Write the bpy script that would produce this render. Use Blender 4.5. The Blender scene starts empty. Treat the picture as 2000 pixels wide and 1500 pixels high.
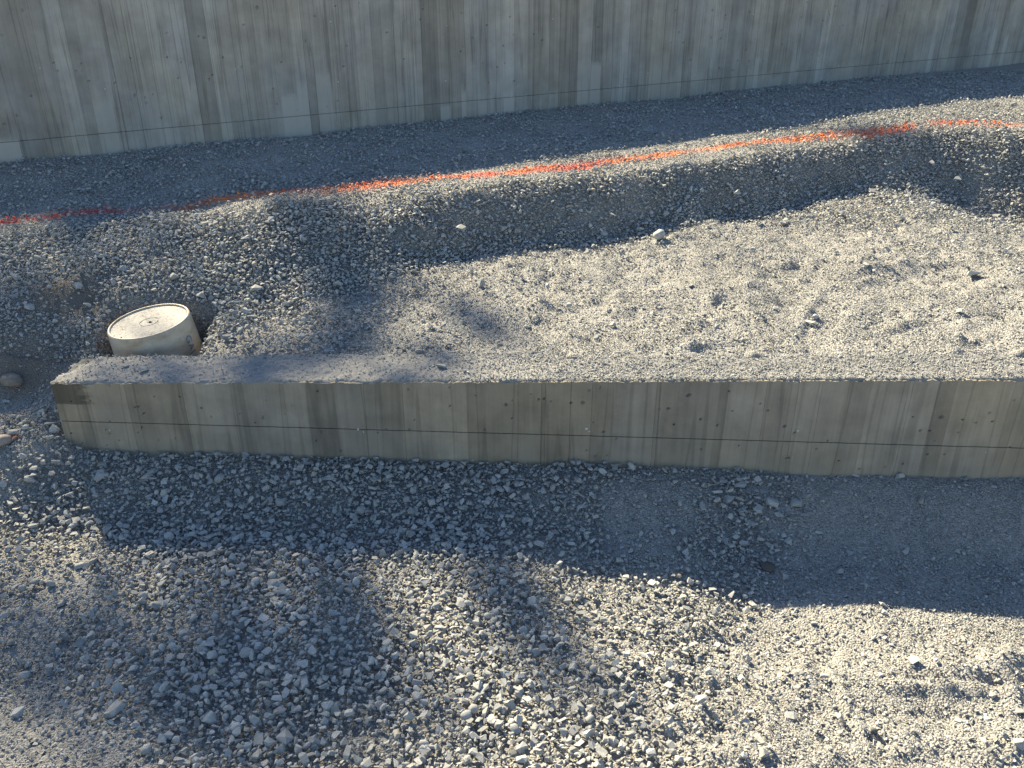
import bpy, bmesh, math, random
import numpy as np
from mathutils import Vector, Matrix, Euler

# ------------------------------------------------------------------ camera, sky, sun, exposure
sc = bpy.context.scene
COL = sc.collection
FPX, CAM_H = 1750.0, 1.53                       # focal length in photo pixels (2000 wide), eye height in metres
PITCH = math.atan(FPX / 3385.0)
CP, SP = math.cos(PITCH), math.sin(PITCH)
cam_d = bpy.data.cameras.new('camera'); cam_d.sensor_width = 36.0; cam_d.lens = 36.0 * FPX / 2000.0
cam_d.clip_start = 0.05; cam_d.clip_end = 2000
cam = bpy.data.objects.new('camera', cam_d); COL.objects.link(cam)
cam.location = (0, 0, CAM_H); cam.rotation_euler = (math.pi / 2 - PITCH, 0, 0)
sc.camera = cam

SUN_EL, SUN_AZ = math.radians(34.5), math.radians(34.0)
world = bpy.data.worlds.new('World'); sc.world = world; world.use_nodes = True
wn = world.node_tree
sky = wn.nodes.new('ShaderNodeTexSky'); sky.sky_type = 'NISHITA'; sky.sun_disc = False
sky.sun_elevation = SUN_EL; sky.sun_rotation = -SUN_AZ; sky.air_density = 1.0; sky.dust_density = 0.3; sky.ozone_density = 2.6
wn.links.new(sky.outputs[0], wn.nodes['Background'].inputs[0])
wn.nodes['Background'].inputs[1].default_value = 0.062
SUN_DIR = Vector((math.sin(SUN_AZ) * math.cos(SUN_EL), -math.cos(SUN_AZ) * math.cos(SUN_EL), -math.sin(SUN_EL)))
sd = bpy.data.lights.new('sun', 'SUN'); sd.energy = 5.0; sd.angle = math.radians(0.53); sd.color = (1.0, 0.87, 0.62)
so = bpy.data.objects.new('sun', sd); COL.objects.link(so)
so.rotation_euler = SUN_DIR.to_track_quat('-Z', 'Y').to_euler(); so.location = (-6, 12, 9)
sc.view_settings.view_transform = 'Standard'; sc.view_settings.look = 'None'
sc.view_settings.exposure = 1.66; sc.view_settings.gamma = 1.0; sc.view_settings.use_curve_mapping = False
sc.cycles.use_denoising = True
sc.cycles.max_bounces = 4; sc.cycles.diffuse_bounces = 3

rng = np.random.default_rng(7); random.seed(7)

# ------------------------------------------------------------------ measuring helpers: photo pixel -> place on the site
def ray(px, py):
    u = (px - 1000) / FPX; v = (py - 750) / FPX
    return np.array([u, CP - v * SP, -SP - v * CP])
EYE = np.array([0, 0, CAM_H])
def P(px, py, z=0.0):
    r = ray(px, py); return EYE + r * ((z - CAM_H) / r[2])
def on_plane(px, py, p0, n):
    r = ray(px, py); return EYE + r * (np.dot(n, p0 - EYE) / np.dot(n, r))
def project(x, y, z):
    dz = z - CAM_H
    d = y * CP - dz * SP
    d = np.where(np.abs(d) < 1e-6, 1e-6, d)
    return 1000 + FPX * x / d, 750 + FPX * (-y * SP - dz * CP) / d, d
HOR = 750 - FPX * math.tan(PITCH)

# near wall plane and far wall plane (their form seams are level)
N0 = P(1000, 905, 0.0)
NYAW = -math.atan((FPX / CP) / (1000 - (130 - (822 - HOR) / 0.0283)))
NN = np.array([-math.sin(NYAW), math.cos(NYAW), 0])
F0 = P(960, 222, 0.50)
FYAW = math.atan((FPX / CP) / ((275 - HOR) / 0.0885 - 1000))
FN = np.array([-math.sin(FYAW), math.cos(FYAW), 0])
W_THICK = 0.20
pl = on_plane(98, 747, N0, NN); pr = on_plane(2000, 740, N0, NN)
N_ORG = Vector((pl[0], pl[1], 0.0))                     # left front foot of the low wall
N_SEAM = float(on_plane(1000, 847, N0, NN)[2])
N_LEN = 4.6
u_r = (pr[0] - pl[0]) / math.cos(NYAW)
Z_L, Z_R = float(pl[2]), float(pr[2])
def n_top(u): return Z_L + (Z_R - Z_L) * u / u_r
def near_face_y(x): return N0[1] + math.tan(NYAW) * (x - N0[0])
def u_of_x(x): return (x - pl[0]) / math.cos(NYAW)
F_LEFT = -3.6; 
F_ORG = Vector((F_LEFT, float(F0[1] + math.tan(FYAW) * (F_LEFT - F0[0])), 0.0))
F_SEAM = float(on_plane(960, 193, F0, FN)[2])
F_LEN = 11.0
def far_face_y(x): return F0[1] + math.tan(FYAW) * (x - F0[0])

# ------------------------------------------------------------------ noise
def _hash(ix, iy, seed):
    n = (ix * 374761393 + iy * 668265263 + seed * 2147483647) & 0xffffffff
    n = ((n ^ (n >> 13)) * 1274126177) & 0xffffffff
    return ((n ^ (n >> 16)) & 0xffff) / 65535.0
def vnoise(x, y, scale, seed=0):
    x = np.asarray(x, float) * scale; y = np.asarray(y, float) * scale
    ix = np.floor(x).astype(np.int64); iy = np.floor(y).astype(np.int64)
    fx = x - ix; fy = y - iy
    fx = fx * fx * (3 - 2 * fx); fy = fy * fy * (3 - 2 * fy)
    a = _hash(ix, iy, seed); b = _hash(ix + 1, iy, seed); c = _hash(ix, iy + 1, seed); d = _hash(ix + 1, iy + 1, seed)
    return (a + (b - a) * fx) * (1 - fy) + (c + (d - c) * fx) * fy * 1.0 - 0.5
def sm(a, b, t):
    t = np.clip((t - a) / (b - a), 0, 1); return t * t * (3 - 2 * t)

# ------------------------------------------------------------------ terrain
Z_TER = 0.49
paint_px = [(-300, 470), (0, 434), (100, 424), (200, 411), (300, 408), (360, 402), (400, 391), (450, 384), (550, 375), (640, 369), (700, 363), (780, 357), (850, 347),
            (930, 340), (1000, 334), (1080, 327), (1150, 320), (1200, 312), (1300, 300), (1400, 290), (1500, 277), (1580, 266), (1650, 262),
            (1700, 259), (1775, 248), (1830, 242), (1900, 240), (2000, 242), (2300, 236)]

lip_px = [(-300, 486), (0, 452), (200, 432), (330, 425), (450, 408), (600, 392), (760, 384), (900, 372), (1000, 356), (1150, 342), (1300, 325),
          (1450, 305), (1550, 290), (1640, 276), (1750, 258), (1850, 250), (2000, 250), (2300, 246)]
lip_z = lambda px: float(np.interp(px, [0, 200, 330, 450, 600, 900, 1300, 1500, 1640, 1750, 1850, 2000], [.42, .43, .455, .47, .478, .49, .51, .52, .532, .55, .565, .57]))
lip_w = np.array([[*P(a, b, lip_z(a))[:2], lip_z(a)] for a, b in lip_px])
paint_w = np.array([P(a, b, lip_z(a) + .004)[:2] for a, b in paint_px])
toe_px = [(-300, 740, .23), (0, 710, .245), (300, 668, .255), (450, 640, .255), (600, 585, .26), (900, 505, .28), (1200, 478, .275), (1450, 432, .30), (1620, 385, .335),
          (1740, 375, .345), (1880, 410, .25), (2000, 430, .235), (2300, 430, .23)]
toe_w = np.array([P(a, b, c) for a, b, c in toe_px])
B = lambda px, py, z: P(px, py, z)
bucket_top = EYE + ray(290, 626) * 3.105

def terrain_form(x, y):
    x = np.asarray(x, float); y = np.asarray(y, float)
    yf = near_face_y(x)
    u = u_of_x(x)
    # ground in front of the low wall
    far_out = sm(-0.3, -0.75, y - yf)
    zf = -0.080 * sm(0.03, -0.32, y - yf) * sm(-2.2, -1.3, x)
    zf = zf - 0.046 * sm(0.2, 1.3, x) * sm(-0.05, -0.40, y - yf) + 0.024 * sm(0.2, 1.3, x) * sm(-0.5, -0.9, y - yf)
    zf = zf + 0.05 * vnoise(x, y, 1.7, 3) * sm(-0.02, -0.3, y - yf) + 0.022 * vnoise(x, y, 4.3, 4)
    zf = zf - 0.05 * np.exp(-(((x + 1.25) / .35) ** 2 + ((y - 1.55) / .4) ** 2))
    # wheel ruts in the fines on the right
    rut = np.sin((y - 0.10 * x) * 26 + 3 * vnoise(x, y, 1.5, 8)) * 0.006 * sm(0.5, 1.0, x) * sm(1.85, 1.6, y)
    zf = zf + rut
    # pit behind it
    yb = yf + W_THICK
    yt = np.interp(x, toe_w[:, 0], toe_w[:, 1]); zt = np.interp(x, toe_w[:, 0], toe_w[:, 2])
    yc = np.interp(x, lip_w[:, 0], lip_w[:, 1]) + 0.07 * vnoise(x, y * .4, 4.5, 13) + 0.03 * vnoise(x, y * .4, 13, 14)
    top = n_top(np.clip(u, -0.3, 4.6))
    znear = top - 0.028 + 0.028 * sm(-0.5, 0.1, x)
    t = np.clip((y - yb) / np.maximum(yt - yb, 0.1), 0, 1)
    zp = znear + (zt - znear) * t
    pitn = 0.034 * vnoise(x, y, 2.6, 5) + 0.026 * vnoise(x, y, 6, 6) + 0.020 * np.abs(vnoise(x, y, 11, 15)) + 0.014 * vnoise(x, y, 21, 16) * (vnoise(x, y, 3, 18) > -.1)
    zp = zp + pitn * sm(-0.04, 0.25, y - yb)
    # trench round the bucket and the wall's end
    tr = 0.32 * np.exp(-(((x - bucket_top[0] - .004) / .170) ** 6 + ((y - bucket_top[1] + 0.03) / .17) ** 6))
    tr = tr + 0.10 * np.exp(-(((x + 1.70) / .30) ** 2 + ((y - 2.66) / .18) ** 2))
    # bank
    yt2 = yt; run = np.maximum(yc - yt2, 0.08)
    s = np.clip((y - yt2) / run, -1, 2)
    bank = np.clip(s, 0, 1); bank = bank + 0.06 * np.sin(bank * 2 * math.pi) * -1
    zl = np.interp(x, lip_w[:, 0], lip_w[:, 2])
    zl = zl + (0.50 - zl) * sm(0.15, 1.0, (y - yc) / np.maximum(far_face_y(x) - yc, .2))
    zb = zp + (zl - zp) * bank
    bn = (0.042 * vnoise(x, y, 3.2, 9) + 0.028 * vnoise(x, y, 8, 10) + 0.010 * vnoise(x, y, 19, 17))
    zb = zb + bn * sm(-0.2, 0.3, s) * sm(1.3, 0.9, s)
    yfar = far_face_y(x)
    flat = sm(1.0, 1.25, s)
    zb = zb + flat * (0.020 * vnoise(x, y, 2.6, 11) + 0.008 * vnoise(x, y, 7, 12)) - 0.012 * flat * sm(0.5, 0.0, yfar - y)
    zb = zb - tr
    # join both sides: sharp inside the wall, a ramp left of its end
    w_wall = sm(0.04, 0.16, y - yf)
    ramp = sm(-0.35, 0.45, y - yf)
    left = sm(pl[0] + 0.10, pl[0] - 0.12, x)
    w = w_wall * (1 - left) + ramp * left
    z = zf * (1 - w) + zb * w
    far = np.hypot(x, y - 3)
    return z * (1 - sm(9, 25, far)) + 0.3 * sm(9, 25, far)

# clods, scuffs and wheel marks worked into the fines, then everything baked on a 6 mm lattice for quick look-up
LX, LY, LS = -3.7, 0.5, 0.006
lat_x = np.arange(LX, 5.0, LS); lat_y = np.arange(LY, 7.6, LS)
LATX, LATY = np.meshgrid(lat_x, lat_y)
LAT = terrain_form(LATX, LATY)
def stamp(cx, cy, rx, ry, ang, h, power=2.0):
    R = max(rx, ry) * 2.2
    i0, i1 = np.searchsorted(lat_x, [cx - R, cx + R]); j0, j1 = np.searchsorted(lat_y, [cy - R, cy + R])
    if i1 <= i0 or j1 <= j0: return
    X = LATX[j0:j1, i0:i1] - cx; Y = LATY[j0:j1, i0:i1] - cy
    a = (X * math.cos(ang) + Y * math.sin(ang)) / rx; b = (-X * math.sin(ang) + Y * math.cos(ang)) / ry
    LAT[j0:j1, i0:i1] += h * np.exp(-(a * a + b * b) ** (power / 2))
tr0 = np.random.default_rng(77)
for k in range(420):
    if k < 240: px, py, z = tr0.uniform(950, 2050), tr0.uniform(400, 735), .29
    elif k < 340: px, py, z = tr0.uniform(1300, 2050), tr0.uniform(1190, 1500), -.03
    else: px, py, z = tr0.uniform(-50, 1900), tr0.uniform(200, 420), .5
    q = P(px, py, z); r = tr0.uniform(.008, .030)
    stamp(q[0], q[1], r * tr0.uniform(1, 2.2), r, tr0.uniform(0, 3.1), tr0.uniform(.35, .75) * r * tr0.choice([1, 1, -1]))
for px, py, a, L_ in [(1500, 560, .5, .13), (1460, 690, .2, .12), (1620, 650, 1.0, .13), (1850, 600, .8, .12), (1320, 620, .1, .12), (1720, 540, .3, .13), (1180, 600, .6, .12), (1700, 700, -.3, .11), (1900, 700, .4, .12)]:
    q = P(px, py, .29)                                   # boot prints: a sole-shaped hollow with a pushed-up rim
    stamp(q[0], q[1], L_, .048, a, .005, 4); stamp(q[0], q[1], L_ * .86, .036, a, -.011, 4)
def mark(p, q, w, h, z):
    A = P(*p, z); B_ = P(*q, z); n = max(2, int(np.linalg.norm(B_ - A) / (w * .6)))
    for t in np.linspace(0, 1, n):
        c = A + (B_ - A) * t; stamp(c[0] + tr0.normal(0, w * .12), c[1] + tr0.normal(0, w * .12), w, w, 0, h * tr0.uniform(.1, .75))
for p, q, w, h, z in [((1740, 1283), (2050, 1296), .016, -.010, -.03), ((1740, 1300), (2050, 1316), .014, .010, -.03), ((1610, 1250), (1700, 1440), .010, -.008, -.03), ((1625, 1248), (1716, 1440), .009, .006, -.03),
                      ((1790, 1350), (2040, 1372), .012, -.007, -.03), ((1560, 640), (1600, 590), .02, .010, .29), ((1540, 690), (1590, 610), .012, .008, .29), ((1460, 545), (1640, 530), .016, -.009, .29), ((1650, 690), (1950, 640), .014, -.007, .29)]:
    mark(p, q, w, h, z)
def terrain(x, y):
    x = np.asarray(x, float); y = np.asarray(y, float)
    fx = np.clip((x - LX) / LS, 0, len(lat_x) - 1.001); fy = np.clip((y - LY) / LS, 0, len(lat_y) - 1.001)
    i = fx.astype(int); j = fy.astype(int); a = fx - i; b = fy - j
    z = (LAT[j, i] * (1 - a) + LAT[j, i + 1] * a) * (1 - b) + (LAT[j + 1, i] * (1 - a) + LAT[j + 1, i + 1] * a) * b
    out = (x < LX) | (x > lat_x[-2]) | (y < LY) | (y > lat_y[-2])
    if np.any(out): z = np.where(out, terrain_form(x, y), z)
    return z

# ------------------------------------------------------------------ materials
def new_mat(name):
    m = bpy.data.materials.new(name); m.use_nodes = True
    nt = m.node_tree; b = nt.nodes['Principled BSDF']
    return m, nt, b
def N(nt, t, **kw):
    n = nt.nodes.new(t)
    for k, v in kw.items(): setattr(n, k, v)
    return n
def L(nt, a, b): nt.links.new(a, b)
def ramp_node(nt, stops):
    r = N(nt, 'ShaderNodeValToRGB'); e = r.color_ramp.elements
    while len(e) < len(stops): e.new(0.5)
    for k, (p, c) in enumerate(stops):
        e[k].position = p; e[k].color = (*c, 1)
    return r
def mathn(nt, op, a, b=None, clamp=False):
    n = N(nt, 'ShaderNodeMath', operation=op); n.use_clamp = clamp
    for k, v in enumerate((a, b)):
        if v is None: continue
        if isinstance(v, (int, float)): n.inputs[k].default_value = v
        else: L(nt, v, n.inputs[k])
    return n.outputs[0]
def mixc(nt, fac, a, b, blend='MIX'):
    n = N(nt, 'ShaderNodeMix', data_type='RGBA', blend_type=blend)
    for s, v in ((n.inputs[0], fac), (n.inputs[6], a), (n.inputs[7], b)):
        if isinstance(v, (int, float)): s.default_value = v
        elif isinstance(v, tuple): s.default_value = (*v, 1)
        else: L(nt, v, s)
    return n.outputs[2]
def noise(nt, vec, scale, detail=4, rough=0.55):
    n = N(nt, 'ShaderNodeTexNoise'); n.inputs['Scale'].default_value = scale
    n.inputs['Detail'].default_value = detail; n.inputs['Roughness'].default_value = rough
    if vec is not None: L(nt, vec, n.inputs['Vector'])
    return n.outputs['Fac']
def mapping(nt, vec, scale, loc=(0, 0, 0)):
    n = N(nt, 'ShaderNodeMapping'); n.inputs['Scale'].default_value = scale; n.inputs['Location'].default_value = loc
    L(nt, vec, n.inputs['Vector']); return n.outputs[0]
def maprange(nt, v, a, b, c, d):
    n = N(nt, 'ShaderNodeMapRange'); n.interpolation_type = 'SMOOTHSTEP'
    L(nt, v, n.inputs[0])
    for k, q in enumerate((a, b, c, d)): n.inputs[k + 1].default_value = q
    return n.outputs[0]

STONE_STOPS = [(0.0, (.130, .134, .130)), (0.25, (.235, .238, .228)), (0.55, (.332, .334, .318)), (0.82, (.425, .425, .400)), (0.95, (.36, .32, .255)), (1.0, (.30, .20, .15))]
PAINT = [(0.0, (.72, .06, .055)), (0.45, (.90, .13, .03)), (1.0, (.95, .25, .03))]  # one paint, light put into its colour: red for shade, orange for sun

def stone_material(name, single=False):
    m, nt, b = new_mat(name)
    geo = N(nt, 'ShaderNodeNewGeometry')
    if single:
        oi = N(nt, 'ShaderNodeObjectInfo'); base = oi.outputs['Color']
    else:
        at = N(nt, 'ShaderNodeAttribute', attribute_type='INSTANCER', attribute_name='tint')
        r = ramp_node(nt, STONE_STOPS); L(nt, at.outputs['Fac'], r.inputs[0]); base = r.outputs[0]
    n1 = noise(nt, geo.outputs['Position'], 70, 5, 0.65)
    n2 = noise(nt, geo.outputs['Position'], 420, 3, 0.6)
    v = mathn(nt, 'ADD', mathn(nt, 'MULTIPLY', n1, 0.75), mathn(nt, 'MULTIPLY', n2, 0.45))
    v = mathn(nt, 'ADD', v, 0.42)
    n = N(nt, 'ShaderNodeVectorMath', operation='SCALE'); L(nt, base, n.inputs[0]); L(nt, v, n.inputs['Scale'])
    col = n.outputs[0]
    if not single:
        pa = N(nt, 'ShaderNodeAttribute', attribute_type='INSTANCER', attribute_name='paint')
        ph = N(nt, 'ShaderNodeAttribute', attribute_type='INSTANCER', attribute_name='hue')
        sx = N(nt, 'ShaderNodeSeparateXYZ'); L(nt, geo.outputs['Normal'], sx.inputs[0])
        up = maprange(nt, sx.outputs[2], -0.1, 0.35, 0, 1)
        f = mathn(nt, 'MULTIPLY', pa.outputs['Fac'], up)
        sp = maprange(nt, n2, 0.30, 0.42, 0, 1)
        f = mathn(nt, 'MULTIPLY', f, sp)
        pr_ = ramp_node(nt, PAINT); L(nt, ph.outputs['Fac'], pr_.inputs[0])
        col = mixc(nt, f, col, pr_.outputs[0])
    L(nt, col, b.inputs['Base Color'])
    b.inputs['Roughness'].default_value = 0.92; b.inputs['Specular IOR Level'].default_value = 0.25
    bp = N(nt, 'ShaderNodeBump'); bp.inputs['Strength'].default_value = 0.5; bp.inputs['Distance'].default_value = 0.002
    L(nt, n2, bp.inputs['Height']); L(nt, bp.outputs[0], b.inputs['Normal'])
    return m
M_STONE = stone_material('crushed_stone')
M_STONE1 = stone_material('single_stone', True)

def ground_material():
    m, nt, b = new_mat('stone_dust')
    geo = N(nt, 'ShaderNodeNewGeometry'); pos = geo.outputs['Position']
    n0 = noise(nt, pos, 1.3, 3); n1 = noise(nt, pos, 9, 6, 0.65); n2 = noise(nt, pos, 160, 4, 0.7)
    r = ramp_node(nt, [(0.25, (.235, .232, .22)), (0.5, (.32, .312, .29)), (0.75, (.395, .38, .345))])
    v = mathn(nt, 'ADD', mathn(nt, 'MULTIPLY', n0, 0.35), mathn(nt, 'MULTIPLY', n1, 0.35))
    v = mathn(nt, 'ADD', v, mathn(nt, 'MULTIPLY', n2, 0.3)); L(nt, v, r.inputs[0])
    vo = N(nt, 'ShaderNodeTexVoronoi'); vo.inputs['Scale'].default_value = 190; L(nt, pos, vo.inputs['Vector'])
    vc = N(nt, 'ShaderNodeSeparateXYZ'); L(nt, vo.outputs['Color'], vc.inputs[0])
    sc_ = N(nt, 'ShaderNodeVectorMath', operation='SCALE'); L(nt, r.outputs[0], sc_.inputs[0])
    L(nt, maprange(nt, vc.outputs[0], 0, 1, 0.75, 1.25), sc_.inputs['Scale'])
    at = N(nt, 'ShaderNodeAttribute', attribute_name='dirt')
    col = mixc(nt, at.outputs['Fac'], sc_.outputs[0], (.20, .178, .152))
    pa = N(nt, 'ShaderNodeAttribute', attribute_name='paint'); ph = N(nt, 'ShaderNodeAttribute', attribute_name='hue')
    pr_ = ramp_node(nt, PAINT); L(nt, ph.outputs['Fac'], pr_.inputs[0])
    pf = mathn(nt, 'MULTIPLY', pa.outputs['Fac'], maprange(nt, n2, 0.40, 0.55, 0, 1))
    col = mixc(nt, pf, col, pr_.outputs[0])
    L(nt, col, b.inputs['Base Color']); b.inputs['Roughness'].default_value = 0.95; b.inputs['Specular IOR Level'].default_value = 0.2
    b1 = N(nt, 'ShaderNodeBump'); b1.inputs['Strength'].default_value = 0.9; b1.inputs['Distance'].default_value = 0.006
    L(nt, mathn(nt, 'ADD', mathn(nt, 'MULTIPLY', vo.outputs['Distance'], -1.0), n2), b1.inputs['Height'])
    L(nt, b1.outputs[0], b.inputs['Normal'])
    return m
M_GROUND = ground_material()

def concrete_material(name, base, light, stain=False, coarse=1.0, hair_scale=27, hair_dark=.74):
    m, nt, b = new_mat(name)
    tc = N(nt, 'ShaderNodeTexCoord'); oc = tc.outputs['Object']
    oi = N(nt, 'ShaderNodeObjectInfo'); sep = N(nt, 'ShaderNodeSeparateColor'); L(nt, oi.outputs['Color'], sep.inputs[0])
    fine = noise(nt, mapping(nt, oc, (110 * coarse, 3, 4.5)), 1, 4, 0.6)
    mid = noise(nt, mapping(nt, oc, (26 * coarse, 2, 1.3)), 1, 3, 0.55)
    blot = noise(nt, oc, 9 * coarse, 6, 0.62)
    spk = noise(nt, oc, 260 * coarse, 3, 0.6)
    v = mathn(nt, 'ADD', mathn(nt, 'MULTIPLY', fine, 0.34), mathn(nt, 'MULTIPLY', mid, 0.58))
    v = mathn(nt, 'ADD', v, mathn(nt, 'MULTIPLY', blot, 0.95))
    v = mathn(nt, 'ADD', v, mathn(nt, 'MULTIPLY', spk, 0.22))          # mean about 0.78
    v = mathn(nt, 'ADD', v, -0.04)
    v = mathn(nt, 'MULTIPLY', v, mathn(nt, 'MULTIPLY', sep.outputs[0], 2.0))
    hair = noise(nt, mapping(nt, oc, (hair_scale, 1.5, .5), (3.1, 0, 0)), 1, 2, 0.5)      # hairlines left by the board joints
    hair = mathn(nt, 'ABSOLUTE', mathn(nt, 'SUBTRACT', hair, 0.5))
    v = mathn(nt, 'MULTIPLY', v, maprange(nt, hair, 0.003, 0.026, hair_dark, 1.0))
    warm = noise(nt, mapping(nt, oc, (2.4, 1, 1.6), (7, 0, 0)), 1, 3, .6)
    s = N(nt, 'ShaderNodeVectorMath', operation='SCALE'); L(nt, mixc(nt, maprange(nt, warm, .35, .65, 0, 1), base, tuple(c * k for c, k in zip(base, (.95, 1.0, 1.10)))), s.inputs[0]); L(nt, v, s.inputs['Scale'])
    # pale lime bloom creeping up some boards
    sx = N(nt, 'ShaderNodeSeparateXYZ'); L(nt, oc, sx.inputs[0])
    edge = mathn(nt, 'ADD', sx.outputs[2], mathn(nt, 'MULTIPLY', mathn(nt, 'SUBTRACT', blot, 0.5), 0.22))
    edge = mathn(nt, 'SUBTRACT', edge, sep.outputs[1])
    bloom = maprange(nt, edge, -0.03, 0.015, 1, 0)
    bloom = mathn(nt, 'MULTIPLY', bloom, sep.outputs[2])
    col = mixc(nt, bloom, s.outputs[0], light)
    if stain:
        w = noise(nt, mapping(nt, oc, (9, 1, 38)), 1, 3, 0.6)
        e1 = mathn(nt, 'ADD', sx.outputs[0], mathn(nt, 'MULTIPLY', mathn(nt, 'SUBTRACT', w, 0.5), 0.16))
        f1 = maprange(nt, e1, 0.085, 0.125, 1, 0)
        e2 = mathn(nt, 'ADD', sx.outputs[2], mathn(nt, 'MULTIPLY', mathn(nt, 'SUBTRACT', blot, 0.5), 0.012))
        f2 = maprange(nt, e2, 0.168, 0.174, 0, 1)
        f = mathn(nt, 'MULTIPLY', mathn(nt, 'MULTIPLY', f1, f2), 0.72)
        col = mixc(nt, f, col, (.055, .050, .040))
    L(nt, col, b.inputs['Base Color']); b.inputs['Roughness'].default_value = 0.85; b.inputs['Specular IOR Level'].default_value = 0.3
    bp = N(nt, 'ShaderNodeBump'); bp.inputs['Strength'].default_value = 0.35; bp.inputs['Distance'].default_value = 0.0015
    L(nt, mathn(nt, 'ADD', fine, mathn(nt, 'MULTIPLY', spk, 0.5)), bp.inputs['Height']); L(nt, bp.outputs[0], b.inputs['Normal'])
    return m
M_NEAR = concrete_material('board_formed_concrete', (.285, .246, .182), (.36, .33, .265), stain=True, hair_scale=11, hair_dark=.80)
M_FAR = concrete_material('weathered_concrete', (.328, .308, .255), (.45, .44, .39), coarse=0.8)

def plain(name, col, rough=0.8, nscale=40, amount=0.5, bump=0.0):
    m, nt, b = new_mat(name)
    tc = N(nt, 'ShaderNodeTexCoord')
    n1 = noise(nt, tc.outputs['Object'], nscale, 5, 0.65)
    s = N(nt, 'ShaderNodeVectorMath', operation='SCALE'); s.inputs[0].default_value = col
    L(nt, mathn(nt, 'ADD', mathn(nt, 'MULTIPLY', n1, amount), 1 - amount * 0.5), s.inputs['Scale'])
    L(nt, s.outputs[0], b.inputs['Base Color']); b.inputs['Roughness'].default_value = rough
    if bump:
        bp = N(nt, 'ShaderNodeBump'); bp.inputs['Strength'].default_value = bump; bp.inputs['Distance'].default_value = 0.003
        L(nt, n1, bp.inputs['Height']); L(nt, bp.outputs[0], b.inputs['Normal'])
    return m
M_CAP = plain('rough_screeded_concrete', (.245, .24, .228), 0.95, 90, 0.7, 0.7)
M_CORE = plain('concrete_core', (.12, .115, .10), 0.9, 30, 0.4)
M_TIE = plain('pale_tie_plug', (.55, .55, .52), 0.6, 200, 0.3)
M_BARK = plain('bark', (.10, .075, .055), 0.9, 12, 0.8, 0.6)
M_LEAF = plain('leaf', (.07, .10, .035), 0.6, 8, 0.8)

# ------------------------------------------------------------------ scene-building helpers
def tag(o, label=None, cat=None, group=None, kind=None):
    for k, v in (('label', label), ('category', cat), ('group', group), ('kind', kind)):
        if v: o[k] = v
    return o
def link(name, me, mat=None, parent=None):
    o = bpy.data.objects.new(name, me); COL.objects.link(o)
    if mat and me is not None and not me.materials: me.materials.append(mat)
    if parent: o.parent = parent
    return o
def mesh_from(name, v, f):
    me = bpy.data.meshes.new(name); me.from_pydata([tuple(q) for q in v], [], f); me.update(); return me
def grid_mesh(name, X, Y, Z, flip=False):
    r, c = X.shape
    me = bpy.data.meshes.new(name)
    co = np.stack([X, Y, Z], -1).reshape(-1, 3).astype(np.float32)
    idx = np.arange(r * c).reshape(r, c)
    q = np.stack([idx[:-1, :-1], idx[:-1, 1:], idx[1:, 1:], idx[1:, :-1]], -1).reshape(-1, 4)
    if flip: q = q[:, ::-1]
    me.vertices.add(len(co)); me.vertices.foreach_set('co', co.ravel())
    me.loops.add(q.size); me.loops.foreach_set('vertex_index', q.ravel().astype(np.int32))
    me.polygons.add(len(q)); me.polygons.foreach_set('loop_start', np.arange(0, q.size, 4, dtype=np.int32))
    me.update(calc_edges=True); me.validate()
    me.polygons.foreach_set('use_smooth', np.ones(len(q), bool))
    return me
def box_mesh(name, x0, x1, y0, y1, z0, z1):
    v = [(x0, y0, z0), (x1, y0, z0), (x1, y1, z0), (x0, y1, z0), (x0, y0, z1), (x1, y0, z1), (x1, y1, z1), (x0, y1, z1)]
    f = [(0, 3, 2, 1), (4, 5, 6, 7), (0, 1, 5, 4), (1, 2, 6, 5), (2, 3, 7, 6), (3, 0, 4, 7)]
    return mesh_from(name, v, f)
def empty(name, loc, rz=0.0):
    o = bpy.data.objects.new(name, None); COL.objects.link(o); o.location = loc; o.rotation_euler = (0, 0, rz)
    o.empty_display_size = 0.1; return o

# ------------------------------------------------------------------ ground: one sheet, fine in view, coarse to the horizon
def axis(lo, hi, step, outer):
    a = list(np.arange(lo, hi + 1e-6, step)); d = step
    left = []; p = lo
    while p > -outer: d *= 1.22; p -= d; left.append(p)
    d = step; right = []; p = a[-1]
    while p < outer: d *= 1.22; p += d; right.append(p)
    return np.array(left[::-1] + a + right)
gx = axis(-2.9, 4.0, 0.0125, 400); gy = axis(0.75, 6.8, 0.0125, 400)
GX, GY = np.meshgrid(gx, gy)
GZ = terrain(GX, GY)
near_fine = (GX > -3) & (GX < 4.1) & (GY > .7) & (GY < 6.9)
GZ = GZ + near_fine * (0.006 * vnoise(GX, GY, 45, 21) + 0.004 * vnoise(GX, GY, 75, 22))

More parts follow.
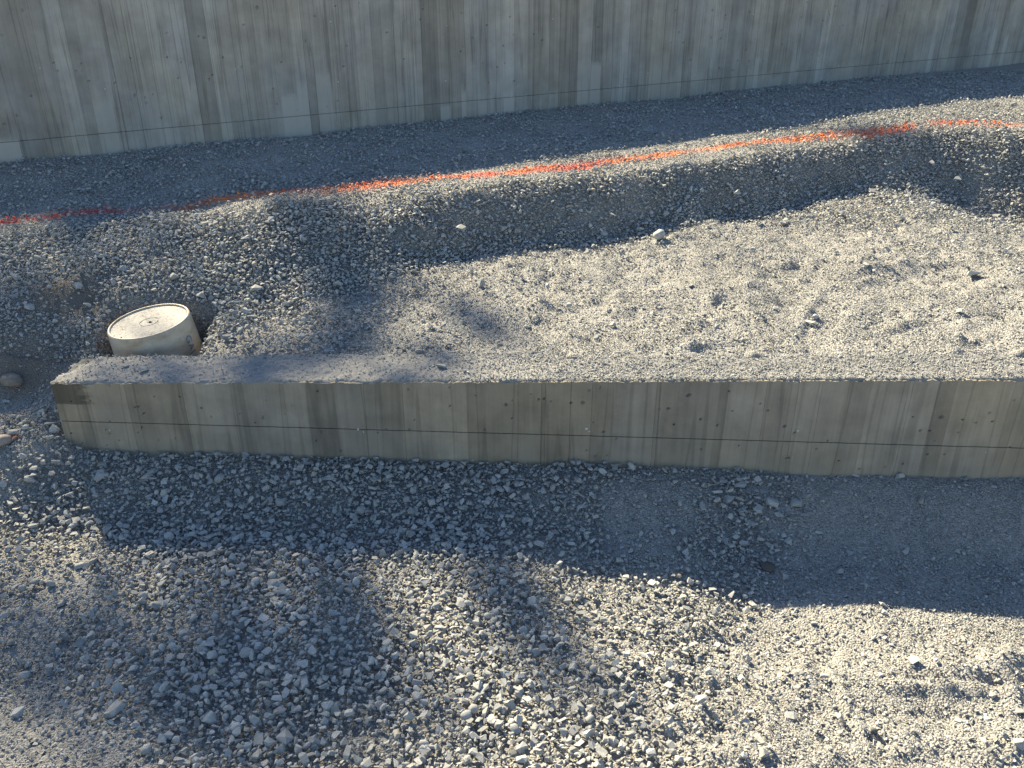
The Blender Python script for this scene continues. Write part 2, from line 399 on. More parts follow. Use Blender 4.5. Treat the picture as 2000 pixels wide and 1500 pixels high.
def paint_field(x, y):
    """0..1 spray paint, and its hue (0 red, as in shade .. 1 orange, as in sun), along the crest"""
    x = np.asarray(x, float); y = np.asarray(y, float)
    yp = np.interp(x, paint_w[:, 0], paint_w[:, 1])
    slope = 0.45
    d = (y - yp) * math.cos(math.atan(slope)) + 0.012 * vnoise(x, y, 22, 31) + 0.010 * vnoise(x, y, 9, 35)
    hw = 0.028 + 0.030 * (vnoise(x, x * 0, 3.3, 32) + 0.35) 
    stren = np.interp(x, P_gap_x, P_gap_v)
    f = np.exp(-(d / np.maximum(hw, 0.006)) ** 2) * stren
    hue = np.interp(x, P_hue_x, P_hue_v)
    return np.clip(f * 1.35, 0, 1), hue
def px_x(px): 
    k = np.interp(px, [a for a, b in paint_px], [b for a, b in paint_px]); return P(px, k, lip_z(px) + .004)[0]
gaps = [(-300, .8), (0, .9), (120, .9), (200, 1.0), (235, .45), (300, .3), (360, .45), (400, 1), (560, .95), (600, .35), (640, .4), (680, .8), (780, .9), (850, 1), (1200, 1.1), (1300, 1.0),
        (1345, .3), (1385, .5), (1420, 1), (1580, 1.1), (1640, .6), (1700, .8), (1775, .9), (1795, .1), (1815, .2), (1840, 1), (2000, 1), (2300, .8)]
P_gap_x = np.array([px_x(a) for a, b in gaps]); P_gap_v = np.array([b for a, b in gaps])
hues = [(-300, 0), (0, .12), (200, .05), (300, .25), (390, .8), (470, .95), (560, .7), (760, .75), (850, .85), (900, .55), (930, .3), (980, .65), (1060, .6), (1130, .15), (1170, .35), (1200, .85), (1300, .9), (1580, .9), (1700, .55), (1850, .6), (2000, .85), (2300, .8)]
P_hue_x = np.array([px_x(a) for a, b in hues]); P_hue_v = np.array([b for a, b in hues])
# how stony the ground is: places on the site (photo point -> ground point) and their share of coarse stone
FRONT = [(100, 950, .9), (60, 1080, .45), (-100, 1000, .5), (30, 1350, .22), (150, 1450, .3), (250, 1250, .8), (400, 1100, .95), (300, 950, 1), (600, 950, 1), (500, 1250, 1), (500, 1420, 1),
         (800, 1000, 1), (900, 1200, 1), (800, 1400, 1), (1000, 1450, .95), (1100, 950, .8), (1150, 1050, .75), (1250, 1000, .4), (1430, 980, .85), (1500, 1060, .55), (1600, 960, .3), (1700, 1050, .10),
         (1900, 1000, .03), (1850, 1120, .07), (1500, 1130, .4), (1250, 1250, .9), (1350, 1150, .6), (1450, 1250, .35), (1600, 1250, .12), (1800, 1250, .12), (1950, 1300, .18), (1300, 1400, .7),
         (1500, 1420, .45), (1650, 1420, .12), (1800, 1450, .2), (1950, 1430, .3), (1200, 1480, .8), (700, 1150, 1), (80, 860, .55), (20, 850, .5)]
BACK = [(50, 800, .25, .03), (120, 710, 0, .0), (60, 760, .03, .03), (60, 560, .75, .3), (200, 520, .75, .35), (100, 630, .55, .2), (250, 600, .45, .2), (420, 640, .7, .22), (500, 560, .8, .25), (650, 620, .6, .22), (800, 600, .5, .25),
        (900, 660, .35, .25), (700, 680, .5, .22), (1000, 620, .13, .27), (1100, 690, .05, .28), (1300, 600, .10, .27), (1500, 650, .08, .28), (1700, 600, .07, .3), (1900, 620, .13, .3), (1500, 520, .10, .28), (1200, 540, .18, .27),
        (1000, 520, .35, .27), (1400, 460, .35, .3), (1700, 400, .7, .37), (1700, 470, .35, .33), (1900, 470, .4, .32), (300, 470, .8, .4), (600, 450, .9, .4), (900, 430, .95, .4), (1200, 400, .9, .4), (1500, 350, .9, .45),
        (1800, 320, .9, .45), (1950, 350, .9, .42), (1000, 348, .25, .53), (500, 398, .25, .53), (1400, 300, .25, .53), (100, 370, .5, .47), (500, 320, .45, .49), (1000, 270, .45, .5), (1500, 210, .5, .5), (1900, 180, .5, .5)]
fw = np.array([[*P(a, b, 0)[:2], c] for a, b, c in FRONT]); bw = np.array([[*P(a, b, z)[:2], c] for a, b, c, z in BACK])
def idw(x, y, tab):
    num = np.zeros_like(x); den = np.zeros_like(x)
    for a, b, c in tab:
        w = 1.0 / (((x - a) ** 2 + (y - b) ** 2) ** 1.5 + 0.002); num += w * c; den += w
    return num / den
def coarse(x, y):
    f = np.where(y < near_face_y(x) + 0.1, idw(x, y, fw), idw(x, y, bw))
    f = f + 0.35 * vnoise(x, y, 5, 61) + 0.3 * vnoise(x, y, 13, 62) * (f > .06)
    return np.clip(f, 0, 1)

def stony(x, y):
    yt = np.interp(x, toe_w[:, 0], toe_w[:, 1]); yc = np.interp(x, lip_w[:, 0], lip_w[:, 1]); sb = (y - yt) / np.maximum(yc - yt, .08)
    return np.maximum(coarse(x, y), sm(-.15, .05, sb) * sm(1.0, .9, sb) * (y > near_face_y(x) + .3))
GZ = GZ - near_fine * 0.011 * sm(.35, .9, stony(GX, GY))
ground = link('ground', grid_mesh('ground', GX, GY, GZ), M_GROUND)
tag(ground, 'grey crushed stone dust ground of the building site', None, None, 'structure')
pf, ph = paint_field(GX, GY)
ok = near_fine & (GX > P_gap_x[0]) & (GX < P_gap_x[-1])
def dirt_field(x, y):
    c1 = P(150, 705, 0.05); c2 = P(50, 765, 0.07)
    a = np.exp(-(((x - c1[0]) / .17) ** 2 + ((y - c1[1]) / .13) ** 2)) + 0.9 * np.exp(-(((x - c2[0]) / .17) ** 2 + ((y - c2[1]) / .10) ** 2))
    return np.clip(1.5 * a + 0.5 * vnoise(x, y, 8, 41) * (a > .1) - 0.15, 0, 1)
dirt = dirt_field(GX, GY)
for nm, arr in (('paint', pf * ok), ('hue', ph), ('dirt', dirt)):
    at = ground.data.attributes.new(nm, 'FLOAT', 'POINT'); at.data.foreach_set('value', arr.ravel().astype(np.float32))

# ------------------------------------------------------------------ concrete walls
def board_strip(name, u0, u1, zlo, zhi, off, mat, parent, pits=None, step=0.0031, color=(.5, 0, 0)):
    """one board's print on the wall face: a slab 11 mm thick, its face stepped a little from its neighbours; zlo/zhi are functions of u"""
    if pits is None:
        nu, nz = 2, 2
    else:
        nu = max(3, int((u1 - u0) / step) + 1); nz = max(3, int((zhi(u0) - zlo(u0)) / step) + 1)
    U, T = np.meshgrid(np.linspace(u0, u1, nu), np.linspace(0, 1, nz))
    Z = zlo(U) + (zhi(U) - zlo(U)) * T
    Y = np.full_like(U, -off)
    if pits is not None:
        for (pu, pz, r, dp, ax) in pits:
            if pu < u0 - .02 or pu > u1 + .02: continue
            d2 = ((U - pu) / (r * ax)) ** 2 + ((Z - pz) / r) ** 2
            Y += dp * np.exp(-d2 ** 1.6)
        ed = np.minimum(U - u0, u1 - U)
        Y += 0.0006 * np.exp(-(ed / 0.002) ** 2)
    me = grid_mesh(name, U, Y, Z)
    # returns on the four sides
    bm = bmesh.new(); bm.from_mesh(me)
    be = [e for e in bm.edges if e.is_boundary]
    r = bmesh.ops.extrude_edge_only(bm, edges=be)
    for q in r['geom']:
        if isinstance(q, bmesh.types.BMVert): q.co.y = 0.011
    for q in bm.faces: q.smooth = False
    bm.to_mesh(me); bm.free()
    o = link(name, me, mat, parent); o.color = (*color, 1)
    return o

def split_widths(length, lo, hi, r):
    out = [0.0]
    while out[-1] < length: out.append(out[-1] + r.uniform(lo, hi))
    out[-1] = length
    if out[-1] - out[-2] < lo * 0.5: out.pop(-2)
    return out

wr = np.random.default_rng(11)
low_wall = empty('low_concrete_wall', N_ORG, NYAW)
tag(low_wall, 'low board-formed concrete wall crossing the middle, broken at its left end', 'wall')
core = box_mesh('core', 0.004, N_LEN - .004, 0.010, W_THICK - 0.004, -0.30, 0)
for v in core.vertices:
    if v.co.z > -0.1: v.co.z = n_top(v.co.x) - 0.012
link('core', core, M_CORE, low_wall)
# small air holes in the cast face
pits = []
for k in range(110):
    pits.append((wr.uniform(0, N_LEN), wr.uniform(0.01, 0.30), wr.choice([0.0018, 0.0024, 0.0032], p=[.6, .3, .1]), wr.uniform(.005, .009), wr.uniform(.7, 1.4)))
for a, b, r in [(988, 791, .007), (1052, 780, .0055), (1062, 779, .005), (1115, 787, .006), (1138, 787, .008), (1000, 817, .004), (1178, 844, .006), (878, 793, .004),
                (1343, 773, .008), (1347, 771, .006), (1305, 798, .007), (1368, 819, .005), (1316, 829, .004), (1532, 833, .007), (1838, 815, .009), (1880, 820, .005), (1938, 823, .004),
                (1816, 841, .004), (264, 795, .004), (270, 794, .005), (281, 807, .003), (139, 846, .004), (277, 835, .004), (350, 775, .003), (177, 782, .003), (620, 764, .004), (571, 793, .003),
                (1616, 861, .004), (1638, 900, .004), (1540, 895, .005), (1763, 906, .004), (1424, 764, .004), (1485, 789, .004)]:
    q = on_plane(a, b, N0, NN); pits.append((u_of_x(q[0]), q[2], r * .52, .010, 1.2))
edges_px = [98, 158, 240, 345, 352, 447, 552, 596, 650, 708, 785, 838, 889, 912, 1012, 1058, 1066, 1116, 1158, 1200, 1284, 1292, 1424, 1500, 1548, 1562, 1608, 1660, 1704, 1778, 1786, 1836, 1872, 1922, 1985]
eu = [0.0]
for a in edges_px[1:]:
    q = on_plane(a, 745, N0, NN); eu.append(u_of_x(q[0]))
while eu[-1] < N_LEN: eu.append(eu[-1] + wr.uniform(.05, .11))
eu[-1] = N_LEN
dark_px = {240: .47, 345: .42, 352: .56, 447: .50, 552: .58, 596: .42, 650: .47, 708: .43, 785: .54, 838: .57, 889: .60, 912: .45, 1058: .40, 1066: .47, 1116: .50, 1284: .42, 1292: .46, 1500: .47, 1562: .56,
           1608: .52, 1660: .46, 1704: .55, 1778: .62, 1786: .57, 1836: .44, 1872: .55, 1922: .57}
for k in range(len(eu) - 1):
    tone = dark_px.get(edges_px[k] if k < len(edges_px) else -1, wr.uniform(.44, .57))
    tone = .51 + (tone - .51) * 1.0
    off = wr.uniform(0, .0006)
    g = 0.00012 if wr.random() < .75 else 0.0005
    bl = (wr.uniform(-.1, .12), wr.uniform(.1, .35))
    board_strip('board_print', eu[k] + g, eu[k + 1] - g, lambda u: u * 0 + N_SEAM + 0.0014, lambda u: n_top(u) - 0.0055 + 0.005 * vnoise(u, u * 0, 38, 58) + 0.003 * vnoise(u, u * 0, 120, 59), off, M_NEAR, low_wall, pits if eu[k] < 3.5 else None, color=(tone, bl[0], bl[1]))
    board_strip('board_print', eu[k] + g, eu[k + 1] - g, lambda u: u * 0 - 0.12, lambda u: u * 0 + N_SEAM - 0.0014, off + wr.uniform(-.0002, .0002), M_NEAR, low_wall, pits if eu[k] < 3.5 else None, color=(tone * wr.uniform(.96, 1.06), bl[0], bl[1]))
# screeded top with a ragged lip and a crumbled left end
nu, nv = 900, 44
U, V = np.meshgrid(np.linspace(0, N_LEN, nu), np.linspace(0, 1, nv))
ragged = 0.004 * vnoise(U, U * 0, 40, 51) + 0.003 * vnoise(U, U * 0, 110, 52)
Yc = 0.0012 + np.abs(ragged) * 2.6 * (1 - V) ** 6 + V * (W_THICK - 0.0012)
Xc = U - 0.010 * np.exp(-U / .02) * (0.6 + 1.6 * vnoise(V * 3, V * 0, 7, 53))
edge = np.minimum(V, 1 - V) * W_THICK
Zc = n_top(U) - 0.006 * np.exp(-(edge / 0.006) ** 2) * np.where(V > .5, 1 - sm(1.0, 1.5, U), 1) + 0.006 * vnoise(U, V * W_THICK, 26, 54) + 0.004 * vnoise(U, V * W_THICK, 70, 55) + 0.003 * vnoise(U, V * W_THICK, 150, 56)
Zc = Zc - 0.020 * np.exp(-(U / 0.05) ** 2) * (0.5 + vnoise(U, V * W_THICK, 18, 57)) - 0.022 * np.exp(-((U / .09) ** 2 + ((V - 1) / .25) ** 2)) + 0.012 * np.exp(-(((U - .075) / .03) ** 2 + ((V - .86) / .10) ** 2))
cap = grid_mesh('wall_top', Xc, Yc, Zc)
bm = bmesh.new(); bm.from_mesh(cap)
r = bmesh.ops.extrude_edge_only(bm, edges=[e for e in bm.edges if e.is_boundary])
for q in r['geom']:
    if isinstance(q, bmesh.types.BMVert): q.co.z = n_top(q.co.x) - 0.014
bm.to_mesh(cap); bm.free()
link('wall_top', cap, M_CAP, low_wall)
def cap_z(x, y):
    u = u_of_x(x); v = np.clip((y - near_face_y(x)) / W_THICK, 0, 1)
    return n_top(u) + 0.006 * vnoise(u, v * W_THICK, 26, 54) + 0.004 * vnoise(u, v * W_THICK, 70, 55)

def lump(name, r, seed, flat=(1, 1, 1), n=14):
    rr = np.random.default_rng(seed); bm = bmesh.new()
    for k in range(n):
        d = rr.normal(size=3); d /= np.linalg.norm(d); d *= rr.uniform(.75, 1.0) * r
        bm.verts.new((d[0] * flat[0], d[1] * flat[1], d[2] * flat[2]))
    bmesh.ops.convex_hull(bm, input=bm.verts[:]); 
    for v in [v for v in bm.verts if not v.link_faces]: bm.verts.remove(v)
    me = bpy.data.meshes.new(name); bm.to_mesh(me); bm.free(); return me
plug = lump('tie_plug', 1.0, 5, (1, .5, 1)); plug.materials.append(M_TIE)
for a, b, s in [(700, 838, .0065), (710, 843, .004), (1145, 837, .0075), (1151, 842, .004), (1558, 841, .006), (215, 840, .005), (1925, 883, .003)]:
    q = on_plane(a, b, N0, NN); o = link('tie_plug', plug, None, low_wall)
    o.location = (u_of_x(q[0]), -0.002, q[2]); o.scale = (s, s, s * .8); o.rotation_euler = (0, wr.uniform(0, 3), 0)

# tall wall behind: only its foot is in view; its straight top is set by where its shade ends on the terrace
U_STEP = (-2.38 - F_LEFT) / math.cos(FYAW)              # unseen step, added left of the picture to let sun onto the slope
def f_top(u): return 1.222 + 0.043 * (np.asarray(u) - U_STEP) - np.where(np.asarray(u) < U_STEP, .26, 0.0)
tall_wall = empty('tall_concrete_wall', F_ORG, FYAW)
tag(tall_wall, 'tall streaked grey concrete wall along the top, standing in shade', 'wall')
for a, b in ((0, U_STEP - .0005), (U_STEP + .0005, F_LEN)):
    core = box_mesh('core', a, b, 0.010, 0.24, -0.1, 0)
    for v in core.vertices:
        if v.co.z > -0.05: v.co.z = f_top(v.co.x)
    link('core', core, M_FAR, tall_wall).color = (.5, 0, 0, 1)
fpits = [(wr.uniform(1.2, 7.6), wr.uniform(.52, 1.2), wr.choice([.0028, .0038, .0052], p=[.5, .35, .15]), wr.uniform(.007, .012), wr.uniform(.7, 1.4)) for k in range(170)]
fu = split_widths(F_LEN, .028, .105, wr)
fu = sorted([q for q in fu if abs(q - U_STEP) > .03] + [U_STEP])
tone = .5
for k in range(len(fu) - 1):
    tone = .5 + (tone - .5) * .40 + wr.normal() * .052
    g = 0.00015 if wr.random() < .8 else 0.0008
    off = wr.uniform(0, .0012)
    bh = F_SEAM + wr.uniform(-.04, .22); bs = max(0.0, wr.normal(-.02, .36))
    board_strip('board_print', fu[k] + g, fu[k + 1] - g, lambda u: u * 0 + F_SEAM + 0.0014, lambda u: f_top(u) - .001, off, M_FAR, tall_wall, fpits if 1.1 < fu[k] < 7.8 else None, step=.0055, color=(tone, bh, min(bs, .8)))
    board_strip('board_print', fu[k] + g, fu[k + 1] - g, lambda u: u * 0 + 0.30, lambda u: u * 0 + F_SEAM - 0.0014, off + wr.uniform(-.0004, .0004), M_FAR, tall_wall, None, color=(tone, bh, min(bs, .8)))
for a, b, s in [(660, 160, .006), (205, 174, .006), (645, 42, .005), (460, 135, .004), (78, 133, .004), (870, 158, .006), (872, 50, .004), (1079, 37, .006), (1275, 37, .005), (1471, 28, .005), (1462, 137, .008), (1265, 143, .006), (1637, 130, .008), (1813, 122, .008), (1640, 40, .004)]:
    q = on_plane(a, b, F0, FN); o = link('tie_plug', plug, None, tall_wall)
    o.location = ((q[0] - F_LEFT) / math.cos(FYAW), -0.003, q[2]); o.scale = (s, s, s); o.rotation_euler = (0, wr.uniform(0, 3), 0)

# ------------------------------------------------------------------ stones
def stone_mesh(name, seed, rounded=False):
    rr = np.random.default_rng(seed)
    a, b, c = 1.0, rr.uniform(.58, .90), rr.uniform(.30, .60)
    if rounded: b, c = rr.uniform(.75, .9), rr.uniform(.55, .72)
    n = 46 if rounded else int(rr.integers(8, 14))
    bm = bmesh.new()
    for k in range(n):
        d = rr.normal(size=3); d /= np.linalg.norm(d)
        if not rounded:
            p = 0.62; d = np.sign(d) * np.abs(d) ** p; d /= max(1.0, np.linalg.norm(d) / 1.12)
            d *= rr.uniform(.82, 1.05)
        bm.verts.new((d[0] * a * .5, d[1] * b * .5, d[2] * c * .5))
    bmesh.ops.convex_hull(bm, input=bm.verts[:])
    for v in [v for v in bm.verts if not v.link_faces]: bm.verts.remove(v)
    bmesh.ops.dissolve_limit(bm, angle_limit=math.radians(14), verts=bm.verts[:], edges=bm.edges[:])
    if not rounded:
        bmesh.ops.bevel(bm, geom=bm.edges[:], offset=0.016, segments=1, affect='EDGES', clamp_overlap=True)
    bmesh.ops.triangulate(bm, faces=[f for f in bm.faces if len(f.verts) > 4])
    me = bpy.data.meshes.new(name); bm.to_mesh(me); bm.free()
    if rounded:
        for p in me.polygons: p.use_smooth = True
    return me
variants = [stone_mesh('stone_shape', 100 + k) for k in range(22)] + [stone_mesh('stone_shape', 200 + k, True) for k in range(3)]
pieces = bpy.data.collections.new('gravel_pieces')
for k, me in enumerate(variants):
    m2 = me.copy(); m2.materials.append(M_STONE)
    pieces.objects.link(bpy.data.objects.new('gravel_piece_%02d' % k, m2))
NV = len(variants)

def scatter_group():
    ng = bpy.data.node_groups.new('scatter', 'GeometryNodeTree')
    ng.interface.new_socket('Geometry', in_out='INPUT', socket_type='NodeSocketGeometry')
    ng.interface.new_socket('Geometry', in_out='OUTPUT', socket_type='NodeSocketGeometry')
    gi = ng.nodes.new('NodeGroupInput'); go = ng.nodes.new('NodeGroupOutput')
    ci = ng.nodes.new('GeometryNodeCollectionInfo'); ci.inputs['Collection'].default_value = pieces
    ci.inputs['Separate Children'].default_value = True; ci.inputs['Reset Children'].default_value = True
    ip = ng.nodes.new('GeometryNodeInstanceOnPoints'); ip.inputs['Pick Instance'].default_value = True
    def attr(n, t):
        a = ng.nodes.new('GeometryNodeInputNamedAttribute'); a.data_type = t; a.inputs['Name'].default_value = n; return a.outputs['Attribute']
    ng.links.new(gi.outputs[0], ip.inputs['Points']); ng.links.new(ci.outputs[0], ip.inputs['Instance'])
    ng.links.new(attr('pick', 'INT'), ip.inputs['Instance Index'])
    e2r = ng.nodes.new('FunctionNodeEulerToRotation'); ng.links.new(attr('spin', 'FLOAT_VECTOR'), e2r.inputs[0])
    ng.links.new(e2r.outputs[0], ip.inputs['Rotation'])
    ng.links.new(attr('size', 'FLOAT_VECTOR'), ip.inputs['Scale'])
    ng.links.new(ip.outputs[0], go.inputs[0])
    return ng
SCATTER = scatter_group()

def scatter(name, x, y, z, s, tilt, tint, paint=None, hue=None, label=None, cat='gravel'):
    n = len(x)
    me = bpy.data.meshes.new(name); me.vertices.add(n)
    me.vertices.foreach_set('co', np.stack([x, y, z], -1).astype(np.float32).ravel())
    spin = np.stack([rng.normal(0, tilt, n), rng.normal(0, tilt, n), rng.uniform(0, 2 * math.pi, n)], -1)
    size = np.stack([s * rng.uniform(.85, 1.15, n), s * rng.uniform(.8, 1.15, n), s * rng.uniform(.75, 1.25, n)], -1)
    pick = rng.integers(0, NV - 3, n); pick = np.where(rng.random(n) < .03, NV - 1 - rng.integers(0, 3, n), pick)
    def add(nm, t, arr):
        a = me.attributes.new(nm, t, 'POINT'); a.data.foreach_set('vector' if t == 'FLOAT_VECTOR' else 'value', arr.ravel())
    add('spin', 'FLOAT_VECTOR', spin.astype(np.float32)); add('size', 'FLOAT_VECTOR', size.astype(np.float32))
    add('pick', 'INT', pick.astype(np.int32)); add('tint', 'FLOAT', tint.astype(np.float32))
    add('paint', 'FLOAT', (np.zeros(n) if paint is None else paint).astype(np.float32)); add('hue', 'FLOAT', (np.zeros(n) if hue is None else hue).astype(np.float32))
    o = link(name, me); md = o.modifiers.new('scatter', 'NODES'); md.node_group = SCATTER
    tag(o, label, cat, None, 'stuff')
    print(name, n)
    return o

def candidates(step, margin, ylo=0.75, yhi=7.2):
    xs = np.arange(-3.4, 4.6, step); ys = np.arange(ylo, yhi, step)
    X, Y = np.meshgrid(xs, ys); X = X.ravel(); Y = Y.ravel()
    X = X + rng.uniform(-.55, .55, X.size) * step; Y = Y + rng.uniform(-.55, .55, Y.size) * step
    px, py, d = project(X, Y, np.where(Y > 3.6, .5, .15))
    k = (px > -margin) & (px < 2000 + margin) & (py < 1500 + margin * .8) & (d > .3)
    X, Y = X[k], Y[k]
    yf = near_face_y(X)
    inwall = (Y > yf - .004) & (Y < yf + np.where(X > -.2, W_THICK - .012, W_THICK + .004)) & (X > pl[0] - .005)
    k = ~inwall & (Y < far_face_y(X) - .006)
    dx = np.hypot(X - bucket_top[0], Y - bucket_top[1]) > 0.158
    k &= dx
    return X[k], Y[k]
def stone_tint(n, spread=.15, mean=.57):
    t = np.clip(rng.normal(mean, spread, n), 0.02, .86)
    q = rng.random(n); t = np.where(q < .02, rng.uniform(.86, .965, n), t); t = np.where(q > .965, rng.uniform(0, .12, n), t)
    return t

# coarse crushed stone in layers; the bank face gets its own, denser pass because it is steep
def bank_s(x, y):
    yt = np.interp(x, toe_w[:, 0], toe_w[:, 1]); yc = np.interp(x, lip_w[:, 0], lip_w[:, 1])
    return (y - yt) / np.maximum(yc - yt, .08)
def bed(x, y, lift):
    e = .012; zx = (terrain(x + e, y) - terrain(x - e, y)) / (2 * e); zy = (terrain(x, y + e) - terrain(x, y - e)) / (2 * e)
    zx = np.clip(zx, -1.5, 1.5); zy = np.clip(zy, -1.5, 1.5)
    n = 1 / np.sqrt(1 + zx ** 2 + zy ** 2)
    return x - zx * n * lift, y - zy * n * lift, terrain(x, y) + n * lift
PX = [[] for _ in range(6)]
for layer, (step, smin, smax, lift, thr, where) in enumerate([(.0125, .010, .019, .000, .10, 'flat'), (.0160, .013, .034, .006, .36, 'flat'), (.0100, .011, .021, .000, 0, 'bank'), (.0145, .015, .032, .005, 0, 'bank')]):
    x, y = candidates(step, 420)
    sb = bank_s(x, y); inb = (sb > -.08) & (sb < .97) & (y > near_face_y(x) + .3)
    k = inb if where == 'bank' else ~inb
    x, y = x[k], y[k]
    if where == 'bank':
        c = np.clip(.86 + .5 * vnoise(x, y, 7, 63), 0, 1) * (1 - .8 * dirt_field(x, y)); pr_ = .85 * c
    else:
        c = coarse(x, y); pr_ = np.clip((c - thr * .6) / (1 - thr * .6), 0, 1) ** (.8 + layer * .35) * (.97 if layer == 0 else .82)
    k = rng.random(len(x)) < pr_
    x, y, c = x[k], y[k], c[k]
    q = rng.random(len(x)) ** 2.4
    s = smin + (smax - smin) * q * (0.55 + .45 * c)
    terr = y > np.interp(x, lip_w[:, 0], lip_w[:, 1]); s = np.where(terr, s * .85, s)
    onback = (y > near_face_y(x) + .1) & ~terr; s = np.where(onback, s * .90, s)
    x, y, z = bed(x, y, lift + s * (.10 + .18 * rng.random(len(x))))
    pf, ph = paint_field(x, y); pf = np.where((x > P_gap_x[0]) & (x < P_gap_x[-1]), pf, 0)
    lab = ['grey crushed stone packed under the larger pieces', 'loose angular grey crushed stone covering the flat ground and foreground',
           'grey crushed stone packed into the face of the bank', 'loose angular stone covering the face of the bank'][layer]
    m = pf > .18
    scatter('coarse_gravel', x[~m], y[~m], z[~m], s[~m], .42, stone_tint(int((~m).sum())), label=lab)
    for a, b in zip(PX, (x[m], y[m], z[m], s[m], pf[m], ph[m])): a.append(b)

# small gravel everywhere
x, y = candidates(.0105, 300)
c = coarse(x, y); dd = dirt_field(x, y)
dens = np.clip(.40 + .9 * vnoise(x, y, 5, 71) + .7 * vnoise(x, y, 15, 72), .06, 1) * (1 - .92 * dd) * (1 - .55 * c)
k = rng.random(len(x)) < dens
x, y, c = x[k], y[k], c[k]
s = .0065 + .0085 * rng.random(len(x)) ** 1.8
z = terrain(x, y) + s * (.02 + .28 * rng.random(len(x))) - .007 * c
pf, ph = paint_field(x, y); pf = np.where((x > P_gap_x[0]) & (x < P_gap_x[-1]), pf, 0); m = pf > .18
scatter('small_gravel', x[~m], y[~m], z[~m], s[~m], .5, stone_tint(int((~m).sum()), .15, .56), label='small grey gravel mixed into the stone dust')
for a, b in zip(PX, (x[m], y[m], z[m], s[m], pf[m], ph[m])): a.append(b)
# grit in the fines
x, y = candidates(.0062, 160)
c = coarse(x, y); dd = dirt_field(x, y)
k = (rng.random(len(x)) < np.clip(1.0 - 1.1 * c, 0, 1) * (1 - .9 * dd) * np.clip(.62 + 1.1 * vnoise(x, y, 7, 73), .1, 1)) & (y < np.interp(x, lip_w[:, 0], lip_w[:, 1]) + .5)
x, y = x[k], y[k]
s = .0036 + .0040 * rng.random(len(x)) ** 1.5
z = terrain(x, y) + s * (.05 + .35 * rng.random(len(x))) + .002
pf, ph = paint_field(x, y); pf = np.where((x > P_gap_x[0]) & (x < P_gap_x[-1]), pf, 0); m = pf > .18
scatter('stone_grit', x[~m], y[~m], z[~m], s[~m], .6, stone_tint(int((~m).sum()), .12, .60), label='pale stone grit over the flat ground')
for a, b in zip(PX, (x[m], y[m], z[m], s[m], pf[m], ph[m])): a.append(b)
PX = [np.concatenate(a) for a in PX]
scatter('painted_gravel', PX[0], PX[1], PX[2], PX[3], .45, stone_tint(len(PX[0])), np.clip(PX[4] * rng.choice([0.25, .9, 1.3], len(PX[4]), p=[.42, .18, .40]), 0, 1), np.clip(PX[5] + rng.normal(0, .15, len(PX[5])), 0, 1), label='wavering orange spray paint line, coloured redder as in shade, on gravel along the crest of the bank', cat='paint line')
# crumbs and grit lying on the low wall's top, thickest towards the right
n = 70000
u = rng.uniform(0.01, u_of_x(2.4), n); v = rng.uniform(.02, .985, n)
dens = .13 + .87 * sm(1.05, 1.65, u) * np.clip(.9 + .5 * vnoise(u, v, 12, 81), 0, 1) + .25 * (v > .8)
k = (rng.random(n) < dens); u, v = u[k], v[k]
x = pl[0] + u * math.cos(NYAW) - v * W_THICK * math.sin(NYAW); y = pl[1] + u * math.sin(NYAW) + v * W_THICK * math.cos(NYAW)
s = .0026 + .0065 * rng.random(len(u)) ** 3.5
scatter('stone_crumbs', x, y, cap_z(x, y) + s * .22, s, .5, stone_tint(len(u), .13, .58), label='stone crumbs and grit strewn on the top of the low wall')

# ------------------------------------------------------------------ single stones one can pick out
sr = np.random.default_rng(23)
def stone_colour(t):
    st = STONE_STOPS
    for (a, ca), (b, cb) in zip(st[:-1], st[1:]):
        if t <= b:
            f = (t - a) / (b - a); return tuple(ca[i] + (cb[i] - ca[i]) * f for i in range(3))
    return st[-1][1]
meshes1 = []
for k, me in enumerate(variants):
    m2 = me.copy(); m2.materials.append(M_STONE1); meshes1.append(m2)
def find_ground(px, py):
    z = .1
    for _ in range(14):
        q = P(px, py, z); z = .5 * z + .5 * float(terrain(q[0:1], q[1:2])[0])
    return P(px, py, z)
def stone(px, py, wpx, label, group=None, tint=None, col=None, shape=None, flat=1.0, on_wall=False, yaw=None, sink=.25, elong=1.0):
    if on_wall:
        z = .26
        for _ in range(10):
            q = P(px, py, z); z = float(cap_z(q[0:1], q[1:2])[0])
        q = P(px, py, z)
    else:
        q = find_ground(px, py)
    d = q[1] * CP - (q[2] - CAM_H) * SP
    s = wpx / FPX * d * 1.08
    k = int(sr.integers(0, NV - 3)) if shape is None else shape
    o = link('stone', meshes1[k])
    sz = s * flat
    o.scale = (s * elong, s, sz)
    hgt = max(v.co.z for v in meshes1[k].vertices)
    o.location = (q[0], q[1], q[2] + hgt * sz * (1 - sink * 1.6))
    o.rotation_euler = (sr.normal(0, .18), sr.normal(0, .18), sr.uniform(0, 6.28) if yaw is None else yaw)
    t = float(np.clip(sr.normal(.6, .12), .2, .86)) if tint is None else tint
    o.color = (*(col or stone_colour(t)), 1)
    return tag(o, label, 'stone', group)
RND = NV - 3
stone(1287, 466, 27, 'round pale cobble standing proud at the foot of the gravel bank', shape=RND, tint=.72, sink=.1, flat=1.3)
stone(843, 348, 15, 'small square stone sprayed solid orange beside the paint line', col=(.82, .13, .025), sink=-.05, flat=1.3)
stone(25, 750, 42, 'smooth brown-grey boulder half sunk in dark dirt left of the low wall', col=(.23, .20, .165), shape=RND + 1, flat=.9, yaw=.1)
stone(12, 786, 17, 'pale angular stone in the dirt below the smooth boulder', tint=.7)
stone(6, 866, 34, 'rounded pinkish stone cut off by the left edge of the picture', col=(.30, .26, .235), shape=RND + 2, yaw=.4)
